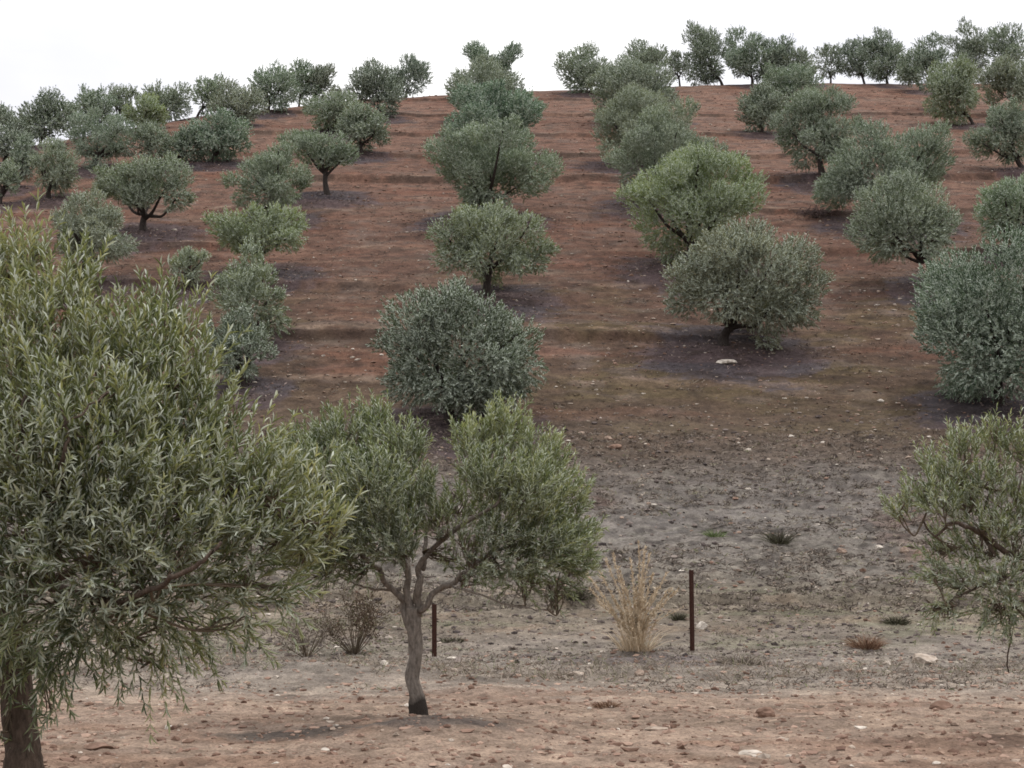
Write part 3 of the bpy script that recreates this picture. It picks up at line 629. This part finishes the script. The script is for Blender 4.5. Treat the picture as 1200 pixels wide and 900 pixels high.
near_tree(BR, 'sparse olive reaching in from the right edge, trunk out of view, twigs hanging low',
    [(1266, 865, 11, 18), (1262, 842, 11, 15), (1256, 790, 11, 12), (1252, 740, 11, 12), (1250, 700, 11, 11)],
    [[(1250, 712, 11, 8), (1215, 672, 10.9, 6), (1172, 652, 10.8, 5), (1140, 634, 10.7, 4), (1112, 626, 10.7, 3), (1096, 640, 10.7, 2), (1085, 622, 10.7, 1.5)],
     [(1165, 649, 10.8, 4), (1155, 620, 10.9, 3), (1166, 580, 10.9, 2.5), (1175, 540, 11, 1.5)],
     [(1150, 640, 10.75, 3.4), (1152, 600, 10.8, 2.6), (1135, 560, 10.8, 1.6)],
     [(1250, 700, 11, 9), (1240, 640, 11, 6), (1220, 580, 11, 4), (1210, 540, 11, 2)],
     [(1200, 668, 10.85, 3), (1165, 672, 10.7, 2.2), (1130, 690, 10.7, 1.6), (1105, 700, 10.7, 1)],
     [(1245, 730, 11, 4), (1200, 700, 10.8, 2), (1190, 730, 10.8, 1.5), (1178, 790, 10.9, 1.2)],
     [(1250, 700, 11, 8), (1300, 640, 11, 6), (1350, 580, 11, 3)]],
    [(1130, 528, 10.9, .13, .9, 0, .6), (1168, 515, 11, .12, .9, 0, .6), (1198, 530, 11, .14, .9, 0, .4), (1108, 555, 10.8, .15, .9, 0, .5), (1155, 570, 10.8, .2, .7, 0, .4), (1195, 585, 10.9, .22, .7, 0, .4), (1080, 582, 10.7, .12, .9, 0, .5), (1055, 600, 10.7, .09, 1, 0, .9), (1105, 595, 10.6, .15, .7, 0, .3),
     (1195, 640, 10.9, .2, .7, .05, .3), (1140, 640, 11, .16, .6, .05, .3), (1105, 650, 10.9, .12, .6, .05, .5), (1165, 620, 10.7, .14, .7, 0, .5), (1130, 590, 11, .16, .7, 0, .6), (1096, 675, 10.7, .10, .7, .15, .4), (1130, 685, 10.7, .13, .8, .15, .4), (1175, 680, 10.7, .18, .8, .15, .3), (1110, 712, 10.7, .09, .7, .25, .8), (1160, 715, 10.7, .13, .6, .25, .4), (1200, 715, 10.8, .16, .7, .2, .3), (1095, 715, 10.8, .06, .6, .3, .6),
     (1250, 590, 11, .3, .7, 0), (1300, 620, 11, .35, .6, 0), (1360, 600, 11, .3, .6, 0), (1240, 660, 11, .25, .6, .1), (1320, 690, 11, .3, .5, .1), (1240, 540, 11, .2, .7, 0), (1300, 550, 11.2, .3, .6, 0)],
    M_barkbrown, .060, (1.1, 1.12, 1.15), 13, sh=.19, dens=.85)

# ------------------------------------------------------------------ dry plume grass, shrubs, weeds
def blades(g, P, D, L, W, rnd, r, bendz=-.25):
    """thin grass blades: two segments bending over"""
    n = len(P); D = unit(D); S = unit(np.cross(D, rdir(n, r)))
    hx = unit(D * np.array([1, 1, 0]) + 1e-4)
    M = P + D * L[:, None] * .55; E = P + D * L[:, None] * .9 + hx * L[:, None] * .22 + np.array([0, 0, 1]) * L[:, None] * bendz * .4
    X = np.stack([P - S * W[:, None], P + S * W[:, None], M - S * W[:, None] * .7, M + S * W[:, None] * .7, E], 1)
    f = np.array([[0, 1, 3], [0, 3, 2], [2, 3, 4]])
    g.add(X.reshape(-1, 3), (np.arange(n)[:, None, None] * 5 + f[None]).reshape(-1, 3), 0, np.repeat(rnd, 5))
def plume_grass():
    r = np.random.default_rng(21); b = at(744, 768)
    root = empty('plume_grass', b); tag(root, 'dry straw-coloured clump of tall plume grass beside the taller rusty post', 'dry grass')
    st = Geo(); pl = Geo()
    S = [(715, 655, .95), (754, 641, 1.), (728, 665, .9), (700, 690, .8), (780, 690, .7), (770, 705, .6), (762, 672, .8), (745, 690, .7), (735, 690, .8), (708, 705, .8), (790, 712, .5), (722, 700, .7), (752, 660, .9)]
    tips = [(pt(744 + (px - 744) * 1.2, py, b[1] + r.normal() * .15) - b, s) for px, py, s in S + [(748, 636, 1.), (758, 650, 1.), (722, 648, .95), (697, 672, .8), (775, 672, .8), (786, 690, .7), (710, 672, .8), (740, 655, .9), (765, 690, .7)]]
    for k in range(30):
        a = r.random() * 6.28; q = abs(r.normal()) * .42
        tips.append((np.array([math.cos(a) * q * 1.1, math.sin(a) * q, r.uniform(.35, .85)]), .5))
    for e, s in tips:
        o = np.array([e[0] * .12 + r.normal() * .05, r.normal() * .06, 0])
        P, Rr = catmull([o, o * .6 + e * .4 + np.array([-e[0] * .12, 0, .06]), e], [.0045, .0035, .0015], 6)
        V, TT = tube(P, Rr, 4); st.add(V, TT, 0, r.random())
        m = 260 if s > .65 else 30
        tt = r.uniform(.3 if s > .65 else .3, 1, m); idx = tt * (len(P) - 1); lo = np.minimum(idx.astype(int), len(P) - 2)
        C = P[lo] + (P[lo + 1] - P[lo]) * (idx - lo)[:, None]; tg = unit(P[-1] - P[lo])
        D = unit(tg + r.normal(size=(m, 3)) * .5); L = r.uniform(.02, .065, m)
        V, TT, A = leaves(C, D, rdir(m, r), L, L * .14, r.random(m), LEAF_KITE); pl.add(V, TT, 0, A)
    n = 230; a = r.random(n) * 6.28; q = r.random(n) ** .7 * .22
    P = np.stack([np.cos(a) * q, np.sin(a) * q, np.zeros(n)], -1); D = unit(P * 2.2 + np.array([0, 0, .55]) + r.normal(size=(n, 3)) * .12)
    blades(st, P, D, r.uniform(.25, .6, n), np.full(n, .004), r.random(n), r)
    obj('stalks', st.build('stalks', [M_straw]), root); obj('plumes', pl.build('plumes', [M_straw]), root)
plume_grass()
def shrub(name, px, py, w, h, label, cat, leafm, twigm, n, seed, leafL=.03, group=None, up=.6, bl=False):
    r = np.random.default_rng(seed); b = at(px, py); b = b.copy()
    if bl:
        g = Geo(); a = r.random(n) * 6.28; q = r.random(n) ** .6 * w * .32
        P = np.stack([np.cos(a) * q, np.sin(a) * q, np.full(n, -.01)], -1)
        D = unit(np.stack([np.cos(a) * q / w * 3, np.sin(a) * q / w * 3, np.full(n, .75)], -1) + r.normal(size=(n, 3)) * .3)
        blades(g, P, D, h * r.uniform(.5, 1.15, n), np.full(n, .004), r.random(n), r)
        o = obj(name, g.build(name, [leafm]), None, b); return tag(o, label, cat, group)
    root = empty(name, b); tag(root, label, cat, group); g = Geo(); tw = Geo()
    for k in range(max(8, int(n / 12))):
        a = r.random() * 6.28; q = r.random() ** .5
        e = np.array([math.cos(a) * q * w * .5, math.sin(a) * q * w * .5, h * r.uniform(.45, 1) * (1 - .4 * q)])
        P, Rr = catmull([[0, 0, -.02], e * .5 + r.normal(size=3) * .03 + np.array([0, 0, .03]), e], [.007, .005, .002], 5)
        V, TT = tube(P, Rr, 4); tw.add(V, TT)
        m = 12; Bq = P[r.integers(len(P) // 2, len(P), m)] + r.normal(size=(m, 3)) * .02
        shoots(g, Bq, unit(rdir(m, r) + np.array([0, 0, up])), np.full(m, .14), r.normal(size=(m, 3)) * .1, 4, leafL, leafL * .18, r.random(m), r, LEAF_KITE, .0012)
    obj('leaves', g.build('leaves', [leafm, twigm]), root); obj('stems', tw.build('stems', [twigm]), root)
shrub('brown_shrub', 415, 768, 1.25, 1.0, 'half-dead reddish brown shrub with few green leaves behind the forked olive', 'shrub', M_brownleaf, M_twig, 380, 31, .04)
shrub('grey_shrub', 360, 772, 1.0, .7, 'greyish dry bush at the verge below the large foreground crown', 'shrub', M_dead, M_twig, 260, 32, .035)
shrub('red_weed', 1016, 760, .5, .28, 'rust-red dry weed tuft on pale ground left of the hanging twigs', 'weed', M_redweed, M_twig, 360, 33, bl=True)
shrub('dark_weed', 1051, 733, .42, .2, 'low dark flattened weed cushion uphill of the rust-red tuft', 'weed', M_darkweed, M_twig, 340, 34, bl=True)
shrub('dark_weed', 795, 727, .2, .2, 'small round dark weed between the plume grass and the taller post', 'weed', M_darkweed, M_twig, 200, 35, bl=True)
shrub('dark_weed', 870, 778, .7, .22, 'greenish grey weed tuft just right of the taller post foot', 'weed', M_dead, M_twig, 380, 36, bl=True)
shrub('dark_weed', 676, 706, .5, .35, 'dark green weed under the right tip of the forked olive crown', 'weed', M_darkweed, M_twig, 340, 37, bl=True)
shrub('dark_weed', 913, 640, .5, .42, 'upright olive-brown weed tuft alone in the grey dead weeds', 'weed', M_darkweed, M_twig, 340, 38, bl=True)
shrub('dark_weed', 838, 634, .5, .25, 'short yellow-green weed tuft left of the upright brown one', 'weed', M_green, M_twig, 160, 39, bl=True)
shrub('dark_weed', 530, 753, .45, .12, 'flat blackish weed mat just right of the shorter post', 'weed', M_darkweed, M_twig, 260, 40, bl=True)
shrub('dark_weed', 712, 832, .34, .07, 'dry reddish brown weed flat on the bare soil at centre front', 'weed', M_redweed, M_twig, 260, 41, bl=True)

# ------------------------------------------------------------------ rusty angle-iron posts
def post(px, py, ptop, label, lean):
    b = at(px, py); h = pt(px, ptop, b[1])[2] - b[2]
    g = Geo(); a = .046; t = .008; prof = np.array([[-a / 2, -a / 2], [a / 2, -a / 2], [a / 2, -a / 2 + t], [-a / 2 + t, -a / 2 + t], [-a / 2 + t, a / 2], [-a / 2, a / 2]])
    zs = np.array([-.3, 0, h * .33, h * .66, h]); n = 6; V = []
    r = np.random.default_rng(int(px))
    for z in zs:
        V.append(np.concatenate([prof + np.array([lean * max(z, 0), 0]) + r.normal(size=2) * .002, np.full((6, 1), z)], 1))
    V = np.concatenate(V); f = []
    for k in range(len(zs) - 1):
        for j in range(n):
            i0, i1 = k * n + j, k * n + (j + 1) % n; f += [[i0, i1, i1 + n], [i0, i1 + n, i0 + n]]
    e = (len(zs) - 1) * n; f += [[e, e + 1, e + 2], [e, e + 2, e + 3], [e, e + 3, e + 4], [e, e + 4, e + 5]]
    g.add(V, np.array(f))
    me = g.build('fence_post', [M_rust], False)
    o = obj('fence_post', me, None, b); o.rotation_euler = (0, 0, R(38)); tag(o, label, 'fence post', 'rusty iron fence posts at the field edge')
    # loop of tie wire round the post near its top
    a_ = np.linspace(0, 2 * np.pi, 13); ring = np.stack([np.cos(a_) * .05, np.sin(a_) * .05, h * .72 + .006 * np.sin(a_ * 2)], -1)
    V, TT = tube(ring, np.full(13, .003), 5); w = Geo(); w.add(V, TT); obj('tie_wire', w.build('tie_wire', [M_rust]), o)
post(811, 760, 668, 'taller rusty iron post standing clear, right of the straw plume grass', .004)
post(509, 769, 708, 'shorter rusty iron post seen behind the forked olive trunk', -.006)

# ------------------------------------------------------------------ stones
def ico():
    t = (1 + 5 ** .5) / 2
    V = np.array([[-1, t, 0], [1, t, 0], [-1, -t, 0], [1, -t, 0], [0, -1, t], [0, 1, t], [0, -1, -t], [0, 1, -t], [t, 0, -1], [t, 0, 1], [-t, 0, -1], [-t, 0, 1]]) / math.sqrt(1 + t * t)
    Fc = np.array([[0, 11, 5], [0, 5, 1], [0, 1, 7], [0, 7, 10], [0, 10, 11], [1, 5, 9], [5, 11, 4], [11, 10, 2], [10, 7, 6], [7, 1, 8], [3, 9, 4], [3, 4, 2], [3, 2, 6], [3, 6, 8], [3, 8, 9], [4, 9, 5], [2, 4, 11], [6, 2, 10], [8, 6, 7], [9, 8, 1]])
    return V, Fc
def subdiv(V, Fc):
    V = list(map(tuple, V)); c = {}; out = []
    def m(a, b):
        k = (min(a, b), max(a, b))
        if k not in c:
            p = np.array(V[a]) + np.array(V[b]); p /= np.linalg.norm(p); V.append(tuple(p)); c[k] = len(V) - 1
        return c[k]
    for a, b, d in Fc:
        x, y, z = m(a, b), m(b, d), m(d, a); out += [[a, x, z], [b, y, x], [d, z, y], [x, y, z]]
    return np.array(V), np.array(out)
I0 = ico(); I1 = subdiv(*I0); I2 = subdiv(*I1)
def stone(px, py, w, d, h, tone, label, seed, rot=0.):
    r = np.random.default_rng(seed); b = at(px, py); V = I2[0].copy(); Fc = I2[1]
    for k in range(9):   # cut with random planes for facets
        nrm = unit(r.normal(size=3)); lim = r.uniform(.62, .9); dd = V @ nrm; V = V - np.maximum(dd - lim, 0)[:, None] * nrm
    V = V * (1 + .04 * r.normal(size=(len(V), 1))) * np.array([w, d, h]) * .55
    V[:, 2] += h * .22
    g = Geo(); g.add(V, Fc, 0, np.clip(tone + .05 * r.normal(size=len(V)), 0, 1))
    o = obj('stone', g.build('stone', [M_stone], False), None, b); o.rotation_euler = (0, 0, rot); tag(o, label, 'stone')
stone(852, 426, .62, .4, .16, .98, 'large flat white slab lying below the low sweeping olive', 51, .2)
stone(1081, 776, .36, .25, .15, .8, 'biggest pale tan rock in front of the hanging olive twigs', 52, -.2)
stone(1085, 799, .16, .12, .09, .55, 'orange-brown stone nearer than the biggest pale tan rock', 53)
stone(1040, 780, .10, .09, .08, .85, 'small whitish stone left of the biggest pale tan rock', 54)
stone(823, 737, .17, .12, .15, 1., 'white upright stone right behind the taller post', 55)
stone(896, 841, .17, .13, .12, .35, 'reddish clod-like stone on the bare soil at front centre-right', 56)
stone(879, 883, .17, .08, .05, .95, 'flat white chip near the bottom edge right of centre', 57, .5)
stone(767, 859, .20, .10, .045, .72, 'flat cream stone on the bare soil in front', 58, .2)
stone(750, 790, .12, .1, .08, .6, 'grey rounded stone in front of the plume grass foot', 59)
stone(676, 791, .2, .14, .08, .78, 'whitish stone with dark underside left of the plume grass foot', 60)
stone(450, 780, .10, .09, .09, .95, 'white stone just left of the forked olive trunk', 61)
stone(530, 771, .16, .1, .06, .98, 'white flat stones heap just right of the shorter post', 62)
stone(532, 785, .12, .09, .06, .75, 'pale pebble right of the forked trunk, nearer than the white flat one', 63)
stone(1060, 650, .16, .14, .16, .6, 'left of two brown stones under the right olive branches', 64)
stone(1076, 652, .17, .14, .13, .5, 'right of two brown stones under the right olive branches', 65)
stone(722, 527, .34, .24, .16, .4, 'flat reddish stone on the slope, nearest the forked olive crown', 66, .3)
stone(713, 520, .24, .2, .14, .55, 'smaller pale stone touching the flat reddish one on the slope', 67)
stone(1030, 645, .16, .12, .08, .95, 'white stone left of the two brown stones', 68)
stone(986, 649, .2, .15, .14, .55, 'brown rounded stone in grey weeds, centre right', 69)
stone(877, 530, .2, .13, .08, .9, 'pale stone where the brown slope meets the grey weeds', 70)
stone(1032, 470, .2, .15, .1, 1., 'bright white stone on brown slope left of the biggest blue-green olive', 71)
stone(927, 513, .15, .12, .09, 1., 'small bright white stone alone on the brown slope', 72)
stone(117, 877, .2, .12, .05, .35, 'flat dark red clod beside the close brown trunk', 73)
stone(198, 855, .07, .06, .05, 1., 'little white stone below the large foreground crown', 74)
stone(1103, 836, .2, .14, .10, .3, 'dark red clod pile on bare soil at right front', 75)
stone(381, 880, .06, .05, .04, 1., 'little white stone left of the forked trunk mound', 76)

# ------------------------------------------------------------------ ground cover nobody could count
def scatter(name, n, ya, yb, fn, label, cat, seed, mat, ulim=.42, pw=1., smooth=False):
    r = np.random.default_rng(seed); g = Geo()
    y = ya + (yb - ya) * r.random(n) ** pw; x = r.uniform(-ulim, ulim, n) * (y + 1)
    P = np.stack([x, y, height(x, y)], -1); fn(g, P, r)
    o = obj(name, g.build(name, [mat], smooth)); tag(o, label, cat, kind='stuff')
def f_stones(lo, hi, tone, flat):
    def f(g, P, r):
        n = len(P); V, Fc = I0
        sz = lo * (hi / lo) ** (r.random(n) ** 2.2) * (1 + P[:, 1] * .012)
        X = V[None] * (1 + .28 * r.normal(size=(n, 12, 1))) * sz[:, None, None] * np.stack([r.uniform(.8, 1.4, n), r.uniform(.7, 1.2, n), r.uniform(.4, flat, n)], -1)[:, None]
        X = X + P[:, None] + np.array([0, 0, 1]) * sz[:, None, None] * .12
        a = np.clip(tone[0] + (tone[1] - tone[0]) * r.random(n) ** tone[2], 0, 1)
        g.add(X.reshape(-1, 3), (np.arange(n)[:, None, None] * 12 + Fc[None]).reshape(-1, 3), 0, np.repeat(a, 12))
    return f
def f_tufts(k, h0, h1, w, tone, cut=-2., ns=.5, flat=.7):
    def f(g, P, r):
        P = P[fbm(P[:, 0] * ns, P[:, 1] * ns * 1.6, 3, 77) > cut]; n = len(P)
        hh = np.repeat(r.uniform(h0, h1, n), k); B = np.repeat(P, k, 0) + r.normal(size=(n * k, 3)) * np.array([1, 1, 0]) * hh[:, None] * .4
        D = unit(r.normal(size=(n * k, 3)) * np.array([1, 1, .2]) * flat + np.array([0, 0, .6]))
        a = np.clip(np.repeat(tone[0] + (tone[1] - tone[0]) * r.random(n), k) + .12 * r.normal(size=n * k), 0, 1)
        blades(g, B - np.array([0, 0, .01]), D, hh * r.uniform(.6, 1.2, n * k), np.full(n * k, w), a, r)
    return f
scatter('gravel', 5200, 8, 24, f_stones(.006, .032, (.1, .95, 1.6), .8), 'small pale and reddish stones strewn over the foreground soil', 'gravel', 101, M_stone)
scatter('gravel', 5200, 24, 62, f_stones(.012, .05, (.25, 1, 1.2), .8), 'small pale stones strewn over the lower slope', 'gravel', 102, M_stone)
scatter('gravel', 2600, 60, 112, f_stones(.02, .06, (.1, .9, 1.5), .8), 'small stones on the upper slope between the rows', 'gravel', 103, M_stone)
scatter('soil_clods', 5200, 8, 20, f_stones(.007, .034, (0, 1, .6), .7), 'crumbly soil clods over the near ground', 'soil', 104, M_clod)
scatter('soil_clods', 7000, 34, 110, f_stones(.012, .04, (.1, .8, 1.), .8), 'crumbly reddish clods over the ploughed hillside', 'soil', 105, M_clod)
scatter('dead_weeds', 16000, 23.5, 38, f_tufts(8, .05, .17, .010, (0, .85), -.3, flat=1.1), 'matted grey dead weeds at the foot of the slope', 'dead weeds', 106, M_dead)
scatter('soil_clods', 2600, 18.5, 24, f_stones(.010, .045, (0, 1, .8), .8), 'dark crumbs of earth on the field edge', 'soil', 113, M_mulch)
scatter('soil_clods', 3600, 23.5, 40, f_stones(.012, .055, (0, 1, .7), .8), 'dark and grey crumbs of earth among the dead weeds', 'soil', 112, M_mulch)
scatter('dead_weeds', 8500, 15.5, 24.5, f_tufts(8, .03, .10, .006, (.1, .9), -.15, flat=1.1), 'thin grey dry weeds on the track verge', 'dead weeds', 107, M_dead)
scatter('dry_grass', 700, 16.6, 18.6, f_tufts(9, .10, .26, .004, (.5, .85), -1), 'straw-grey grass fringe along the verge', 'dry grass', 108, M_dead)
scatter('dead_weeds', 8500, 36, 75, f_tufts(6, .05, .14, .013, (0, .75), -.1, flat=1.1), 'sparse dead weeds over the lower hillside', 'dead weeds', 109, M_dead)
scatter('green_weeds', 1100, 19, 24.5, f_tufts(6, .02, .06, .005, (0, 1), .1), 'short green weeds along the field edge', 'weeds', 110, M_green)

def leaf_litter():
    r = np.random.default_rng(120); g = Geo(); PP = []
    for b, t in trees:
        if b[1] > 85: continue
        ww = (t[1] - t[0]) / F * b[1] * .5; n = int(260 * ww)
        PP.append(np.stack([b[0] + r.normal(size=n) * ww * .62, b[1] - .5 + r.normal(size=n) * ww * .6], -1))
    q = np.concatenate(PP); n = len(q); P = np.stack([q[:, 0], q[:, 1], height(q[:, 0], q[:, 1]) + .015], -1)
    a = r.random(n) * 6.28; D = np.stack([np.cos(a), np.sin(a), r.normal(size=n) * .25 + .1 + .4 * np.sin(a)], -1)
    L = r.uniform(.06, .16, n)
    V, TT, A = leaves(P, D, np.array([[0, -.4, 1.]]) + r.normal(size=(n, 3)) * .4, L, L * .16, r.random(n), LEAF_KITE); g.add(V, TT, 0, A)
    tag(obj('leaf_litter', g.build('leaf_litter', [M_litter])), 'brown and mauve fallen leaves and prunings under the hillside olives', 'leaf litter', kind='stuff')
leaf_litter()
shrub('brush_pile', 955, 256, 2.2, .5, 'dark low heap of cut brush lying downslope of the tall domed olive', 'brush pile', M_litter, M_bark, 420, 43, .06, up=.1)

# ------------------------------------------------------------------ sky, sun, camera
SUN_EL, SUN_AZ = R(66), R(62)     # azimuth from +Y (the way the camera looks) towards +X
w = bpy.data.worlds.new('World'); SC.world = w; w.use_nodes = True
nt = w.node_tree; nt.nodes.clear(); L = nt.links
out = nd(nt, 'ShaderNodeOutputWorld'); bg = nd(nt, 'ShaderNodeBackground'); bg.inputs[1].default_value = .1
sky = nd(nt, 'ShaderNodeTexSky'); sky.sky_type = 'NISHITA'; sky.sun_disc = False; sky.sun_elevation = SUN_EL; sky.sun_rotation = SUN_AZ
tc = nd(nt, 'ShaderNodeTexCoord'); mp = nd(nt, 'ShaderNodeMapping'); mp.inputs['Scale'].default_value = (1, 1, 2.6); mp.inputs['Location'].default_value = (.92, 0, .1); L.new(tc.outputs['Generated'], mp.inputs[0])
n1 = nd(nt, 'ShaderNodeTexNoise'); n1.inputs['Scale'].default_value = 2.4; n1.inputs['Detail'].default_value = 5; n1.inputs['Roughness'].default_value = .5; L.new(mp.outputs[0], n1.inputs['Vector'])
cr = ramp(nt, [(.38, (8.7, 8.7, 9.3)), (.52, (9.9, 9.8, 10.1)), (.62, (12.5, 12.4, 12.3))]); L.new(n1.outputs['Fac'], cr.inputs[0])
sp = nd(nt, 'ShaderNodeSeparateXYZ'); L.new(tc.outputs['Generated'], sp.inputs[0])
mr = nd(nt, 'ShaderNodeMapRange'); L.new(sp.outputs[2], mr.inputs[0])
mr.inputs[1].default_value = 0; mr.inputs[2].default_value = 1; mr.inputs[3].default_value = .80; mr.inputs[4].default_value = 2.1
cl = mix(nt, cr.outputs[0], mr.outputs[0], 1., 'MULTIPLY')
L.new(mix(nt, sky.outputs[0], cl, .93), bg.inputs[0]); L.new(bg.outputs[0], out.inputs[0])
ld = bpy.data.lights.new('sun', 'SUN'); ld.energy = 1.5; ld.angle = R(18); ld.color = (1, .95, .88)
so = bpy.data.objects.new('sun', ld); COL.objects.link(so)
import mathutils
sd = mathutils.Vector((math.sin(SUN_AZ) * math.cos(SUN_EL), math.cos(SUN_AZ) * math.cos(SUN_EL), math.sin(SUN_EL)))
so.rotation_euler = (-sd).to_track_quat('-Z', 'Y').to_euler(); so.location = (20, 30, 60)
cd = bpy.data.cameras.new('camera'); cd.sensor_width = 36; cd.lens = F / 1200 * 36; cd.clip_end = 3000
co = bpy.data.objects.new('camera', cd); COL.objects.link(co); co.location = CAM; co.rotation_euler = (R(90) + PITCH, 0, 0); SC.camera = co
vs = SC.view_settings; SC.display_settings.display_device = 'sRGB'; vs.view_transform = 'Standard'; vs.look = 'None'; vs.exposure = 0; vs.gamma = 1; vs.use_curve_mapping = False
SC.cycles.max_bounces = 5; SC.cycles.diffuse_bounces = 3; SC.cycles.glossy_bounces = 2; SC.cycles.transmission_bounces = 4; SC.cycles.use_adaptive_sampling = True
SC.cycles.use_denoising = True; SC.cycles.filter_width = 1.7
